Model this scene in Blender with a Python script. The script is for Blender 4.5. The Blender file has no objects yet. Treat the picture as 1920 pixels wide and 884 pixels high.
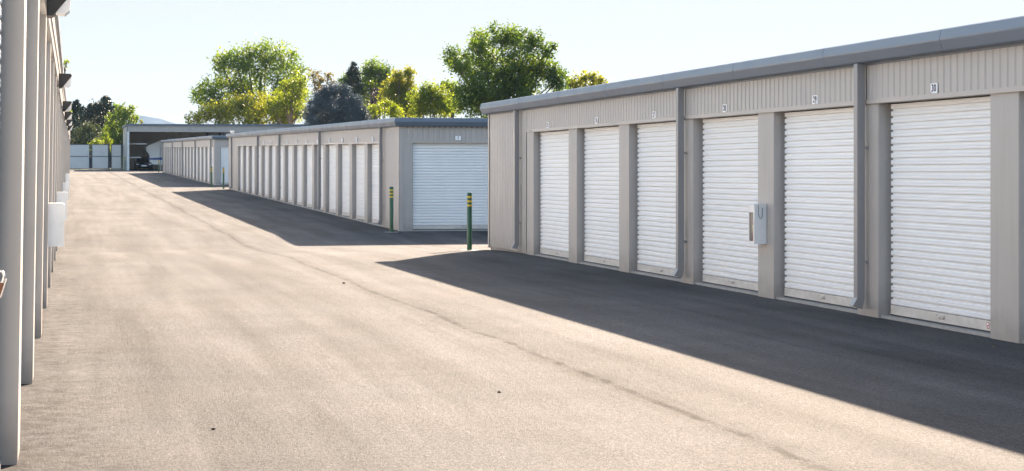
import bpy, bmesh, math, random
import numpy as np
from mathutils import Vector, Matrix, Euler
R = math.radians
random.seed(7); np.random.seed(7)
sc = bpy.context.scene
col = sc.collection

# ------------------------------------------------------------------ camera
F, VP, HZ, CH = 3500.0, 125.0, 321.0, 1.65
TH = math.atan((960 - VP) / F)
cam = bpy.data.cameras.new('camera'); cam_o = bpy.data.objects.new('camera', cam); col.objects.link(cam_o)
cam_o.location = (0, 0, CH); cam_o.rotation_euler = (R(90), 0, -TH)
cam.sensor_width = 36; cam.lens = F / 1920 * 36
cam.shift_y = (HZ - 442) / 1920.0
cam.clip_start = 0.05; cam.clip_end = 30000
cam.dof.use_dof = True; cam.dof.focus_distance = 24; cam.dof.aperture_fstop = 10
sc.camera = cam_o

# ------------------------------------------------------------------ light
SUN_AZ, SUN_EL = R(28.5), R(24.0)
SKY_MAX = 1.86
w = bpy.data.worlds.new('World'); sc.world = w; w.use_nodes = True
nt = w.node_tree; nt.nodes.clear()
out = nt.nodes.new('ShaderNodeOutputWorld'); bg = nt.nodes.new('ShaderNodeBackground')
sky = nt.nodes.new('ShaderNodeTexSky'); sky.sky_type = 'NISHITA'; sky.sun_disc = False
sky.sun_elevation = SUN_EL; sky.sun_rotation = SUN_AZ
sky.air_density = 1.0; sky.dust_density = 1.0; sky.ozone_density = 1.0
bg.inputs['Strength'].default_value = 0.105
# soft low clouds near the horizon, brighter than the clear sky
tc = nt.nodes.new('ShaderNodeTexCoord'); sep = nt.nodes.new('ShaderNodeSeparateXYZ')
mp = nt.nodes.new('ShaderNodeMapping'); mp.inputs['Scale'].default_value = (9, 9, 26)
nz = nt.nodes.new('ShaderNodeTexNoise'); nz.inputs['Scale'].default_value = 1.6; nz.inputs['Detail'].default_value = 7
cr = nt.nodes.new('ShaderNodeValToRGB'); cr.color_ramp.elements[0].position = .46; cr.color_ramp.elements[1].position = .66
low = nt.nodes.new('ShaderNodeMapRange'); low.inputs['From Min'].default_value = .02; low.inputs['From Max'].default_value = .05
low.inputs['To Min'].default_value = 1; low.inputs['To Max'].default_value = 0.0
mul = nt.nodes.new('ShaderNodeMath'); mul.operation = 'MULTIPLY'
mul2 = nt.nodes.new('ShaderNodeMath'); mul2.operation = 'MULTIPLY'; mul2.inputs[1].default_value = .7
mx = nt.nodes.new('ShaderNodeMixRGB'); mx.inputs[2].default_value = (2.2, 2.2, 2.2, 1)
L = nt.links.new
L(tc.outputs['Generated'], sep.inputs[0]); L(tc.outputs['Generated'], mp.inputs[0]); L(mp.outputs[0], nz.inputs[0])
L(nz.outputs[0], cr.inputs[0]); L(sep.outputs[2], low.inputs[0]); L(cr.outputs[0], mul.inputs[0]); L(low.outputs[0], mul.inputs[1])
L(mul.outputs[0], mul2.inputs[0]); # film-like shoulder: compress the very bright sky round the sun so that it keeps its pale blue
vm1 = nt.nodes.new('ShaderNodeVectorMath'); vm1.operation = 'MULTIPLY'; vm1.inputs[1].default_value = (1 / SKY_MAX * .92, 1 / SKY_MAX, 1 / SKY_MAX * 1.12)
vm2 = nt.nodes.new('ShaderNodeVectorMath'); vm2.operation = 'ADD'; vm2.inputs[1].default_value = (1, 1, 1)
vm3 = nt.nodes.new('ShaderNodeVectorMath'); vm3.operation = 'DIVIDE'
vm4 = nt.nodes.new('ShaderNodeVectorMath'); vm4.operation = 'MULTIPLY'; vm4.inputs[1].default_value = (SKY_MAX * .95, SKY_MAX * .985, SKY_MAX * .985)
L(sky.outputs[0], vm1.inputs[0]); L(vm1.outputs[0], vm2.inputs[0]); L(vm1.outputs[0], vm3.inputs[0]); L(vm2.outputs[0], vm3.inputs[1]); L(vm3.outputs[0], vm4.inputs[0])
hb_ = nt.nodes.new('ShaderNodeMapRange'); hb_.interpolation_type = 'SMOOTHSTEP'
hb_.inputs['From Min'].default_value = .09; hb_.inputs['From Max'].default_value = .40
hmix = nt.nodes.new('ShaderNodeMixRGB'); L(sep.outputs[2], hb_.inputs[0]); L(hb_.outputs[0], hmix.inputs[0]); L(vm4.outputs[0], hmix.inputs[1])
wbn = nt.nodes.new('ShaderNodeVectorMath'); wbn.operation = 'MULTIPLY'; wbn.inputs[1].default_value = (1.06, 1.0, .90); L(sky.outputs[0], wbn.inputs[0]); L(wbn.outputs[0], hmix.inputs[2])
L(mul2.outputs[0], mx.inputs[0]); L(hmix.outputs[0], mx.inputs[1]); L(mx.outputs[0], bg.inputs[0]); L(bg.outputs[0], out.inputs[0])
sun = bpy.data.lights.new('sun', 'SUN'); sun.energy = 5.0; sun.angle = R(.5); sun.color = (1, .80, .61)
sun_o = bpy.data.objects.new('sun', sun); col.objects.link(sun_o)
sdir = Vector((math.sin(SUN_AZ) * math.cos(SUN_EL), math.cos(SUN_AZ) * math.cos(SUN_EL), math.sin(SUN_EL)))
sun_o.rotation_euler = (-sdir).to_track_quat('-Z', 'Y').to_euler()
sc.view_settings.view_transform = 'Standard'; sc.view_settings.look = 'None'
sc.view_settings.gamma = 1; sc.view_settings.use_curve_mapping = False
sc.view_settings.exposure = 2.3

# ------------------------------------------------------------------ helpers
def terr(Y):
    """height of the yard: flat, a shallow drain dip, then a gentle climb"""
    if Y <= 36: return 0.0
    if Y < 51: return -.12 * math.sin(math.pi * (Y - 36) / 15) ** 2
    if Y < 230: return .0114 * (Y - 51) 
    return .0114 * 179
def px_at(px, py, Y):
    X = math.tan(TH + math.atan((px - 960) / F)) * Y
    d = Y * math.cos(TH) + X * math.sin(TH)
    return Vector((X, Y, CH + (HZ - py) * d / F)), d / F

def tag(o, label=None, cat=None, group=None, kind=None):
    if label: o['label'] = label
    if cat: o['category'] = cat
    if group: o['group'] = group
    if kind: o['kind'] = kind
    return o
def empty(name, loc=(0, 0, 0), rot=(0, 0, 0)):
    o = bpy.data.objects.new(name, None); col.objects.link(o); o.location = loc; o.rotation_euler = rot
    o.empty_display_size = .3
    return o
def copy_tree(o, parent=None):
    c = o.copy(); col.objects.link(c)
    c.parent = parent
    for ch in list(kids.get(o.name, [])):
        k = copy_tree(ch, c); kids.setdefault(c.name, []).append(k)
    return c
kids = {}
class MB:
    def __init__(s): s.v = []; s.f = []; s.mi = []; s.sm = []
    def add(s, vs, fs, mi=0, smooth=False):
        b = len(s.v); s.v += [tuple(p) for p in vs]
        for f in fs: s.f.append(tuple(b + i for i in f)); s.mi.append(mi); s.sm.append(smooth)
    def box(s, x0, x1, y0, y1, z0, z1, mi=0):
        s.add([(x0,y0,z0),(x1,y0,z0),(x1,y1,z0),(x0,y1,z0),(x0,y0,z1),(x1,y0,z1),(x1,y1,z1),(x0,y1,z1)],
              [(0,3,2,1),(4,5,6,7),(0,1,5,4),(1,2,6,5),(2,3,7,6),(3,0,4,7)], mi)
    def prism(s, poly, axis, a0, a1, mi=0):
        """extrude a 2D polygon; axis 'y': poly is (x,z); 'x': (y,z); 'z': (x,y)"""
        def P(p, a): return {'y': (p[0], a, p[1]), 'x': (a, p[0], p[1]), 'z': (p[0], p[1], a)}[axis]
        n = len(poly); vs = [P(p, a0) for p in poly] + [P(p, a1) for p in poly]
        fs = [(i, (i + 1) % n, n + (i + 1) % n, n + i) for i in range(n)] + [tuple(range(n))[::-1], tuple(range(n, 2 * n))]
        s.add(vs, fs, mi)
    def tube(s, pts, rs, n=8, mi=0, smooth=True, cap=True):
        pts = [Vector(p) for p in pts]
        if not isinstance(rs, (list, tuple)): rs = [rs] * len(pts)
        vs = []; ref = None
        for i, p in enumerate(pts):
            t = (pts[min(i + 1, len(pts) - 1)] - pts[max(i - 1, 0)]).normalized()
            if ref is None: ref = t.orthogonal()
            ref = (ref - t * ref.dot(t)).normalized(); b = t.cross(ref)
            for k in range(n):
                a = 2 * math.pi * k / n
                vs.append(p + (ref * math.cos(a) + b * math.sin(a)) * rs[i])
        fs = [(i*n+k, i*n+(k+1)%n, (i+1)*n+(k+1)%n, (i+1)*n+k) for i in range(len(pts)-1) for k in range(n)]
        s.add(vs, fs, mi, smooth)
        if cap:
            m = len(pts) - 1
            s.add(vs[:n], [tuple(range(n))[::-1]], mi); s.add(vs[m*n:], [tuple(range(n))], mi)
    def build(s, name, mats, parent=None, loc=None, rot=None, bevel=0, recalc=True):
        me = bpy.data.meshes.new(name); me.from_pydata(s.v, [], s.f)
        if not isinstance(mats, (list, tuple)): mats = [mats]
        for m in mats: me.materials.append(m)
        me.polygons.foreach_set('material_index', s.mi); me.polygons.foreach_set('use_smooth', s.sm)
        if recalc:
            bm = bmesh.new(); bm.from_mesh(me); bmesh.ops.recalc_face_normals(bm, faces=bm.faces); bm.to_mesh(me); bm.free()
        me.update()
        return link(name, me, parent, loc, rot, bevel)
def link(name, me, parent=None, loc=None, rot=None, bevel=0):
    o = bpy.data.objects.new(name, me); col.objects.link(o)
    if parent: o.parent = parent; kids.setdefault(parent.name, []).append(o)
    if loc is not None: o.location = loc
    if rot is not None: o.rotation_euler = rot
    if bevel:
        b = o.modifiers.new('bevel', 'BEVEL'); b.width = bevel; b.segments = 2; b.limit_method = 'ANGLE'; b.angle_limit = R(40)
    return o

# ------------------------------------------------------------------ materials
def mat(name, c, rough=.5, metal=0, spec=.5, noise=0, nscale=3, bump=0, bscale=40, stretch=(1,1,1), vary=0, streaks=0, dirt=0):
    m = bpy.data.materials.new(name); m.use_nodes = True; t = m.node_tree; b = t.nodes['Principled BSDF']
    b.inputs['Base Color'].default_value = (*c, 1); b.inputs['Roughness'].default_value = rough
    b.inputs['Metallic'].default_value = metal; b.inputs['Specular IOR Level'].default_value = spec
    tcn = t.nodes.new('ShaderNodeTexCoord'); mpn = t.nodes.new('ShaderNodeMapping'); mpn.inputs['Scale'].default_value = stretch
    t.links.new(tcn.outputs['Object'], mpn.inputs[0])
    if noise:
        n = t.nodes.new('ShaderNodeTexNoise'); n.inputs['Scale'].default_value = nscale; n.inputs['Detail'].default_value = 6; n.inputs['Roughness'].default_value = .65
        t.links.new(mpn.outputs[0], n.inputs['Vector'])
        r = t.nodes.new('ShaderNodeMapRange'); r.inputs['From Min'].default_value = .3; r.inputs['From Max'].default_value = .7
        r.inputs['To Min'].default_value = 1 - noise; r.inputs['To Max'].default_value = 1 + noise
        t.links.new(n.outputs[0], r.inputs[0])
        h = t.nodes.new('ShaderNodeHueSaturation'); h.inputs['Color'].default_value = (*c, 1)
        t.links.new(r.outputs[0], h.inputs['Value']); t.links.new(h.outputs[0], b.inputs['Base Color'])
        if vary:
            oi = t.nodes.new('ShaderNodeObjectInfo'); vr = t.nodes.new('ShaderNodeMapRange')
            vr.inputs['To Min'].default_value = 1 - vary; vr.inputs['To Max'].default_value = 1 + vary * .4
            t.links.new(oi.outputs['Random'], vr.inputs[0]); mm = t.nodes.new('ShaderNodeMath'); mm.operation = 'MULTIPLY'
            t.links.new(r.outputs[0], mm.inputs[0]); t.links.new(vr.outputs[0], mm.inputs[1]); t.links.new(mm.outputs[0], h.inputs['Value'])
        rr = t.nodes.new('ShaderNodeMapRange'); rr.inputs['From Min'].default_value = .3; rr.inputs['From Max'].default_value = .7
        rr.inputs['To Min'].default_value = max(rough - .08, .02); rr.inputs['To Max'].default_value = min(rough + .1, 1)
        t.links.new(n.outputs[0], rr.inputs[0]); t.links.new(rr.outputs[0], b.inputs['Roughness'])
    if streaks:
        mp3 = t.nodes.new('ShaderNodeMapping'); mp3.inputs['Scale'].default_value = (5, 5, .35); t.links.new(tcn.outputs['Object'], mp3.inputs[0])
        n3 = t.nodes.new('ShaderNodeTexNoise'); n3.inputs['Scale'].default_value = 2.2; n3.inputs['Detail'].default_value = 6; t.links.new(mp3.outputs[0], n3.inputs['Vector'])
        r3 = t.nodes.new('ShaderNodeMapRange'); r3.inputs['From Min'].default_value = .48; r3.inputs['From Max'].default_value = .72; r3.inputs['To Min'].default_value = 1; r3.inputs['To Max'].default_value = 1 - streaks
        t.links.new(n3.outputs[0], r3.inputs[0]); mm3 = t.nodes.new('ShaderNodeMath'); mm3.operation = 'MULTIPLY'
        src = h.inputs['Value'].links[0].from_socket; t.links.new(src, mm3.inputs[0]); t.links.new(r3.outputs[0], mm3.inputs[1]); t.links.new(mm3.outputs[0], h.inputs['Value'])
    if dirt:      # splashed dirt close to the ground
        s4 = t.nodes.new('ShaderNodeSeparateXYZ'); t.links.new(tcn.outputs['Object'], s4.inputs[0])
        n4 = t.nodes.new('ShaderNodeTexNoise'); n4.inputs['Scale'].default_value = 7; n4.inputs['Detail'].default_value = 6; t.links.new(tcn.outputs['Object'], n4.inputs['Vector'])
        m4 = t.nodes.new('ShaderNodeMath'); m4.operation = 'MULTIPLY_ADD'; m4.inputs[1].default_value = -.5; t.links.new(n4.outputs[0], m4.inputs[0]); t.links.new(s4.outputs[2], m4.inputs[2])
        r4 = t.nodes.new('ShaderNodeMapRange'); r4.inputs['From Min'].default_value = -.22; r4.inputs['From Max'].default_value = .12; r4.inputs['To Min'].default_value = dirt; r4.inputs['To Max'].default_value = 0
        t.links.new(m4.outputs[0], r4.inputs[0]); x4 = t.nodes.new('ShaderNodeMixRGB'); x4.inputs[2].default_value = (.16, .135, .11, 1)
        src = b.inputs['Base Color'].links[0].from_socket; t.links.new(src, x4.inputs[1]); t.links.new(r4.outputs[0], x4.inputs[0]); t.links.new(x4.outputs[0], b.inputs['Base Color'])
    if bump:
        n2 = t.nodes.new('ShaderNodeTexNoise'); n2.inputs['Scale'].default_value = bscale; n2.inputs['Detail'].default_value = 3
        t.links.new(mpn.outputs[0], n2.inputs['Vector'])
        bp = t.nodes.new('ShaderNodeBump'); bp.inputs['Strength'].default_value = bump; bp.inputs['Distance'].default_value = .01
        t.links.new(n2.outputs[0], bp.inputs['Height']); t.links.new(bp.outputs[0], b.inputs['Normal'])
    return m
M = {}
M['wall'] = mat('beige_steel', (.44, .41, .382), .48, noise=.05, nscale=1.3, bump=.12, bscale=3, spec=.4, streaks=.06, dirt=.35)
M['panel'] = mat('ribbed_steel', (.44, .41, .382), .42, noise=.05, nscale=.9, stretch=(1, 1, .3), spec=.5, streaks=.05, dirt=.3)
M['trim'] = mat('trim_steel', (.45, .41, .375), .4, noise=.04, nscale=2)
M['fascia'] = mat('gutter_steel', (.125, .155, .195), .38, metal=0, noise=.10, nscale=1.0, bump=.08, bscale=1.5, spec=.5)
M['spout'] = mat('downspout_steel', (.27, .265, .265), .38, metal=.1, noise=.05, nscale=3)
M['door'] = mat('shutter_white', (.86, .865, .86), .4, noise=.03, nscale=.8, vary=.06, dirt=.10)
M['bar'] = mat('bottom_rail', (.68, .65, .60), .45, noise=.12, nscale=5, stretch=(1, 1, 2), dirt=.3)
M['dark'] = mat('gap_shade', (.012, .012, .014), .8)  # painted-in darkness of the gaps beside the shutter curtains
M['rubber'] = mat('rubber_seal', (.03, .033, .038), .6, noise=.2, nscale=20)
M['concrete'] = mat('sill_concrete', (.33, .32, .30), .85, noise=.15, nscale=9, bump=.4, bscale=60)
M['roof'] = mat('roof_steel', (.45, .45, .45), .45, noise=.1, nscale=1)
M['zinc'] = mat('zinc_latch', (.6, .6, .6), .3, metal=.9, noise=.1, nscale=30)
M['plate'] = mat('plate_white', (.95, .95, .96), .35, noise=.02)
M['ink'] = mat('plate_ink', (.01, .012, .05), .5)
M['red'] = mat('sticker_red', (.45, .05, .07), .4, noise=.3, nscale=60)
M['green'] = mat('bollard_green', (.012, .085, .038), .35, noise=.25, nscale=8)
M['yellow'] = mat('band_yellow', (.75, .50, .03), .45, noise=.15, nscale=20)
M['box'] = mat('cabinet_grey', (.76, .77, .77), .4, noise=.05, nscale=6)
M['white'] = mat('paint_white', (.78, .78, .76), .35, noise=.04, nscale=3)
M['black'] = mat('black_metal', (.018, .018, .02), .4, noise=.2, nscale=12)
M['lens'] = mat('lamp_lens', (.75, .75, .74), .15, noise=.05, nscale=10)
M['fence'] = mat('fence_steel', (.74, .71, .67), .45, noise=.06, nscale=.8)
M['post'] = mat('fence_post', (.035, .05, .07), .5, noise=.15, nscale=5)
M['bark'] = mat('bark', (.13, .10, .075), .9, noise=.35, nscale=5, stretch=(1, 1, .25), bump=.6, bscale=12)
M['inner'] = mat('liner_steel', (.8, .8, .8), .5, noise=.06, nscale=1)
M['carpaint'] = mat('car_paint', (.012, .014, .022), .18, noise=.1, nscale=3)
M['tyre'] = mat('tyre', (.02, .02, .02), .85, noise=.2, nscale=20)
M['blue'] = mat('stripe_blue', (.05, .10, .3), .4, noise=.1)
M['brass'] = mat('padlock_brown', (.12, .045, .025), .45, metal=.2, noise=.3, nscale=60)
M['redpaint'] = mat('extinguisher_red', (.6, .03, .03), .3, noise=.05)
M['stone'] = mat('stone', (.03, .028, .026), .9, noise=.3, nscale=60)
g = bpy.data.materials.new('glass'); g.use_nodes = True
gb = g.node_tree.nodes['Principled BSDF']; gb.inputs['Base Color'].default_value = (.9, .95, .95, 1)
gb.inputs['Roughness'].default_value = .03; gb.inputs['Transmission Weight'].default_value = 1; gb.inputs['IOR'].default_value = 1.1
M['glass'] = g
M['tint'] = mat('tinted_glass', (.01, .012, .015), .06, spec=.8)

def asphalt():
    m = bpy.data.materials.new('asphalt'); m.use_nodes = True; t = m.node_tree; b = t.nodes['Principled BSDF']; l = t.links.new
    N = t.nodes.new
    tcn = N('ShaderNodeTexCoord'); P = tcn.outputs['Object']
    def noise(scale, detail=4, rough=.6, st=(1,1,1), vec=P, dist=0):
        mpn = N('ShaderNodeMapping'); mpn.inputs['Scale'].default_value = st; l(vec, mpn.inputs[0])
        n = N('ShaderNodeTexNoise'); n.inputs['Scale'].default_value = scale; n.inputs['Detail'].default_value = detail
        n.inputs['Roughness'].default_value = rough; n.inputs['Distortion'].default_value = dist; l(mpn.outputs[0], n.inputs['Vector']); return n.outputs[0]
    def rng(v, a, b_, c, d, smooth=False):
        r = N('ShaderNodeMapRange'); r.inputs['From Min'].default_value = a; r.inputs['From Max'].default_value = b_
        r.inputs['To Min'].default_value = c; r.inputs['To Max'].default_value = d
        if smooth: r.interpolation_type = 'SMOOTHSTEP'
        l(v, r.inputs[0]); return r.outputs[0]
    def math_(op, a, b_=None):
        n = N('ShaderNodeMath'); n.operation = op
        for i, q in enumerate((a, b_)):
            if q is None: continue
            if isinstance(q, (int, float)): n.inputs[i].default_value = q
            else: l(q, n.inputs[i])
        return n.outputs[0]
    sp = N('ShaderNodeSeparateXYZ'); l(P, sp.inputs[0]); X, Y = sp.outputs[0], sp.outputs[1]
    agg = noise(95, 3, .7)                                  # stones
    agg2 = noise(44, 3, .65)
    blot = noise(.55, 5, .6, (1, .45, 1))                   # big blotches
    streak = noise(1.6, 5, .6, (1, .05, 1), dist=.3)        # wheel tracks along the drive
    roller = noise(1.2, 4, .55, (.25, 1.3, 1))              # roller marks across
    agg3 = noise(15, 5, .75)
    v = math_('MULTIPLY', rng(agg, .3, .7, .45, 1.55), rng(agg2, .3, .7, .55, 1.45))
    v = math_('MULTIPLY', v, rng(agg3, .3, .7, .74, 1.26))
    v = math_('MULTIPLY', v, rng(blot, .3, .7, .80, 1.17))
    v = math_('MULTIPLY', v, rng(streak, .3, .7, .68, 1.28))
    v = math_('MULTIPLY', v, rng(roller, .3, .7, .93, 1.06))
    # pits: small dark holes
    vor = N('ShaderNodeTexVoronoi'); vor.inputs['Scale'].default_value = 17; l(P, vor.inputs['Vector'])
    pitmask = math_('MULTIPLY', rng(vor.outputs['Distance'], .05, .2, 1, 0), rng(noise(1.1, 4), .5, .62, 0, 1))
    v = math_('MULTIPLY', v, math_('SUBTRACT', 1.0, math_('MULTIPLY', pitmask, .55)))
    # paving seam at x = 4.1, wandering
    wob = math_('ADD', rng(noise(.22, 2, .5, (0, 1, 0)), 0, 1, -.16, .16), rng(noise(3.0, 4, .6, (0, 1, 0)), 0, 1, -.05, .05))
    dx = math_('ABSOLUTE', math_('SUBTRACT', math_('SUBTRACT', X, 4.1), wob))
    band = math_('MULTIPLY', rng(dx, .05, .26, 1, 0, True), rng(noise(1.3, 3), .35, .65, .45, 1))
    core = math_('MULTIPLY', rng(dx, .012, .065, 1, 0, True), rng(noise(2.5, 4), .4, .6, .25, 1))
    v = math_('MULTIPLY', v, math_('SUBTRACT', 1.0, math_('MULTIPLY', band, .26)))
    v = math_('MULTIPLY', v, math_('SUBTRACT', 1.0, math_('MULTIPLY', core, .6)))
    # thin crack wandering across the drive near the drain dip
    dy = math_('ABSOLUTE', math_('SUBTRACT', Y, math_('ADD', 40.3, rng(noise(.9, 4, .6, (1, 0, 0)), 0, 1, -.9, .9))))
    ck = math_('MULTIPLY', rng(dy, .02, .22, 1, 0, True), math_('MULTIPLY', rng(X, 2.7, 3.2, 0, 1), rng(X, 4.6, 5.4, 1, 0)))
    v = math_('MULTIPLY', v, math_('SUBTRACT', 1.0, math_('MULTIPLY', ck, .45)))
    # grit gathered along the left wall
    grit = math_('MULTIPLY', rng(X, -.25, .75, 1, 0, True), rng(noise(5.5, 6, .75), .42, .6, 0, 1))
    v = math_('MULTIPLY', v, math_('SUBTRACT', 1.0, math_('MULTIPLY', grit, .42)))
    dust = rng(noise(.35, 4), .35, .7, 0, .55)
    mixc = N('ShaderNodeMixRGB'); mixc.inputs[1].default_value = (.032, .0325, .038, 1); mixc.inputs[2].default_value = (.045, .0375, .034, 1); l(dust, mixc.inputs[0])
    h = N('ShaderNodeHueSaturation'); l(mixc.outputs[0], h.inputs['Color']); l(v, h.inputs['Value']); l(h.outputs[0], b.inputs['Base Color'])
    b.inputs['Roughness'].default_value = .9
    l(math_('MULTIPLY', math_('POWER', v, 1.2), .48), b.inputs['Specular IOR Level'])
    hgt = math_('ADD', math_('MULTIPLY', agg, .9), math_('MULTIPLY', agg2, 1.1))
    hgt = math_('SUBTRACT', hgt, math_('MULTIPLY', pitmask, .8))
    hgt = math_('SUBTRACT', hgt, math_('MULTIPLY', core, .35))
    bp = N('ShaderNodeBump'); bp.inputs['Strength'].default_value = 1.0; bp.inputs['Distance'].default_value = .016
    l(hgt, bp.inputs['Height']); l(bp.outputs[0], b.inputs['Normal'])
    return m
M['asphalt'] = asphalt()
M['earth'] = mat('dry_grass', (.09, .10, .04), .95, noise=.4, nscale=2, bump=.5, bscale=10)

def leafmat(name, c1, c2, tr, spec=.3, tw=.45):
    m = bpy.data.materials.new(name); m.use_nodes = True; t = m.node_tree; t.nodes.clear(); N = t.nodes.new; l = t.links.new
    o = N('ShaderNodeOutputMaterial'); ge = N('ShaderNodeNewGeometry'); mixc = N('ShaderNodeMixRGB')
    mixc.inputs[1].default_value = (*c1, 1); mixc.inputs[2].default_value = (*c2, 1)
    tcn = N('ShaderNodeTexCoord'); n = N('ShaderNodeTexNoise'); n.inputs['Scale'].default_value = .35; l(tcn.outputs['Object'], n.inputs['Vector'])
    a = N('ShaderNodeMath'); a.operation = 'MULTIPLY_ADD'; a.inputs[1].default_value = .6; l(ge.outputs['Random Per Island'], a.inputs[0])
    r = N('ShaderNodeMapRange'); r.inputs['From Min'].default_value = .35; r.inputs['From Max'].default_value = .65; r.inputs['To Max'].default_value = .5; r.inputs['To Min'].default_value = -.1
    l(n.outputs[0], r.inputs[0]); l(r.outputs[0], a.inputs[2]); a.use_clamp = True
    l(a.outputs[0], mixc.inputs[0])
    p = N('ShaderNodeBsdfPrincipled'); l(mixc.outputs[0], p.inputs['Base Color']); p.inputs['Roughness'].default_value = .5; p.inputs['Specular IOR Level'].default_value = spec
    tl = N('ShaderNodeBsdfTranslucent'); mt = N('ShaderNodeMixRGB'); mt.blend_type = 'MULTIPLY'; mt.inputs[0].default_value = 1
    mt.inputs[2].default_value = (*tr, 1); l(mixc.outputs[0], mt.inputs[1]); l(mt.outputs[0], tl.inputs[0])
    mxs = N('ShaderNodeMixShader'); mxs.inputs[0].default_value = tw; l(p.outputs[0], mxs.inputs[1]); l(tl.outputs[0], mxs.inputs[2]); l(mxs.outputs[0], o.inputs[0])
    return m
M['leaf_green'] = leafmat('leaves_green', (.038, .082, .018), (.12, .165, .020), (2.6, 2.4, 1.0))
M['leaf_deep'] = leafmat('leaves_deep_green', (.027, .060, .016), (.10, .145, .020), (2.5, 2.4, 1.0))
M['leaf_light'] = leafmat('leaves_light', (.085, .115, .018), (.19, .205, .022), (2.4, 2.1, .9), tw=.5)
M['leaf_yellow'] = leafmat('leaves_yellow', (.09, .122, .018), (.175, .195, .02), (2.0, 2.1, .8), tw=.5)
M['leaf_dark'] = leafmat('needles_dark', (.008, .020, .014), (.020, .038, .020), (1.6, 1.6, 1), tw=.15)
M['leaf_blue'] = leafmat('needles_blue', (.030, .052, .065), (.105, .145, .165), (1.2, 1.2, 1.2), tw=.12)
M['leaf_olive'] = leafmat('needles_olive', (.045, .065, .03), (.10, .12, .05), (1.5, 1.5, 1), tw=.25)
M['leaf_rust'] = leafmat('leaves_rust', (.09, .10, .03), (.18, .15, .045), (1.8, 1.5, 1), tw=.4)
M['leaf_purple'] = leafmat('leaves_purple', (.035, .028, .04), (.07, .055, .07), (1.4, 1.2, 1.4), tw=.25)

# ------------------------------------------------------------------ ground
def sheet(name, x0, x1, ys, dz, m, label, nx=1):
    b = MB(); xs = [x0 + (x1 - x0) * i / nx for i in range(nx + 1)]
    for y in ys:
        for x in xs: b.v.append((x, y, terr(y) + dz))
    n = nx + 1
    for j in range(len(ys) - 1):
        for i in range(nx): b.f.append((j*n+i, j*n+i+1, (j+1)*n+i+1, (j+1)*n+i)); b.mi.append(0); b.sm.append(True)
    return tag(b.build(name, m), label, None, None, 'structure')
ys = [-60, 0] + list(np.arange(30, 54, .5)) + list(range(54, 232, 6)) + [230]
ys = sorted(set(float(y) for y in ys))
tag(sheet('ground', -3000, 3000, [-3000.] + ys + [300., 600., 3000., 9000.], -.03, M['earth'], 'dry ground around the storage yard'), kind='structure')
sheet('asphalt_yard', -14, 48, [y for y in ys if y <= 215], 0, M['asphalt'], 'sunlit grey asphalt drive with a long seam')

# ------------------------------------------------------------------ building kit
PW = .57           # pilaster width
REC = .12          # how far the shutters sit back
def corr_mesh(L_, z0f, z1f, pitch=.15, depth=.011):
    """ribbed sheet along +Y, outward -X; z0f/z1f give the bottom and top at distance u"""
    b = MB(); prof = [(0, 0), (.60, 0), (.70, 1), (.90, 1)]
    us = []; k = 0
    while k * pitch < L_:
        for a, d in prof:
            u = (k + a) * pitch
            if u < L_: us.append((u, d))
        k += 1
    us.append((L_, 0))
    for u, d in us:
        b.v.append((d * depth - depth, u, z0f(u))); b.v.append((d * depth - depth, u, z1f(u)))
    for i in range(len(us) - 1): b.f.append((2*i, 2*i+2, 2*i+3, 2*i+1)); b.mi.append(0); b.sm.append(False)
    return b
def corr(name, L_, z0, z1, parent, loc, rot=None, m=None, pitch=.15, zf=None):
    z = zf or (lambda u: 0)
    return corr_mesh(L_, lambda u: z0 + z(u), lambda u: z1 + z(u), pitch).build(name, m or M['panel'], parent, loc, rot, recalc=False)

def door_mesh(W, H, key, gap=.075):
    """roll-up curtain along +Y (0..W), outward -X, seen face at x = 0"""
    p = .078; zb = .155
    pts = [(zb, .0)]
    prof = [(.000, .022), (.003, .003), (.010, -.003), (.025, -.004), (.029, .000), (.033, .000), (.037, -.004), (.052, -.003), (.058, .003), (.061, .022)]
    z = zb
    while z < H:
        for a, d in prof: pts.append((z + a, d))
        z += p
    b = MB(); g0 = .055
    for z, d in pts: b.v.append((d, .03, z)); b.v.append((d, W - gap, z)); b.v.append((.040, .03, z)); b.v.append((.040, W - gap, z))
    for i in range(len(pts) - 1):
        q = 4 * i
        b.f += [(q, q+1, q+5, q+4), (q+2, q, q+4, q+6), (q+1, q+3, q+7, q+5)]; b.mi += [0] * 3; b.sm += [False] * 3
    me = b.build('shutter_door', M['door'], recalc=False); d = me.data; bpy.data.objects.remove(me); return d
def rail_mesh(W, gap=.075):
    b = MB(); b.box(-.006, .02, .03, W - gap, .058, .152); b.box(-.016, .0, .03, W - gap, .052, .062)
    o = b.build('bottom_rail', M['bar']); d = o.data; bpy.data.objects.remove(o); return d
def seal_mesh(W, gap=.075):
    b = MB(); b.box(-.004, .018, .03, W - gap, .034, .053)
    o = b.build('rubber_seal', M['rubber']); d = o.data; bpy.data.objects.remove(o); return d
def latch_mesh():
    b = MB(); b.box(-.016, -.0062, -.09, .09, .088, .125); b.box(-.028, -.014, -.045, .02, .098, .114)
    b.tube([(-.022, .02, .106), (-.022, .085, .106)], .006, 8); b.tube([(-.026, -.07, .112), (-.034, -.07, .098), (-.026, -.07, .084)], .004, 6)
    o = b.build('latch', M['zinc']); d = o.data; bpy.data.objects.remove(o); return d
def sticker_mesh():
    b = MB(); b.box(-.0085, -.0062, -.022, .022, .072, .132, 0); b.box(-.0098, -.0086, -.014, .016, .108, .126, 1); b.box(-.0098, -.0086, -.014, .004, .08, .098, 1)
    o = b.build('warning_sticker', [M['red'], M['plate']]); d = o.data; bpy.data.objects.remove(o); return d
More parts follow.
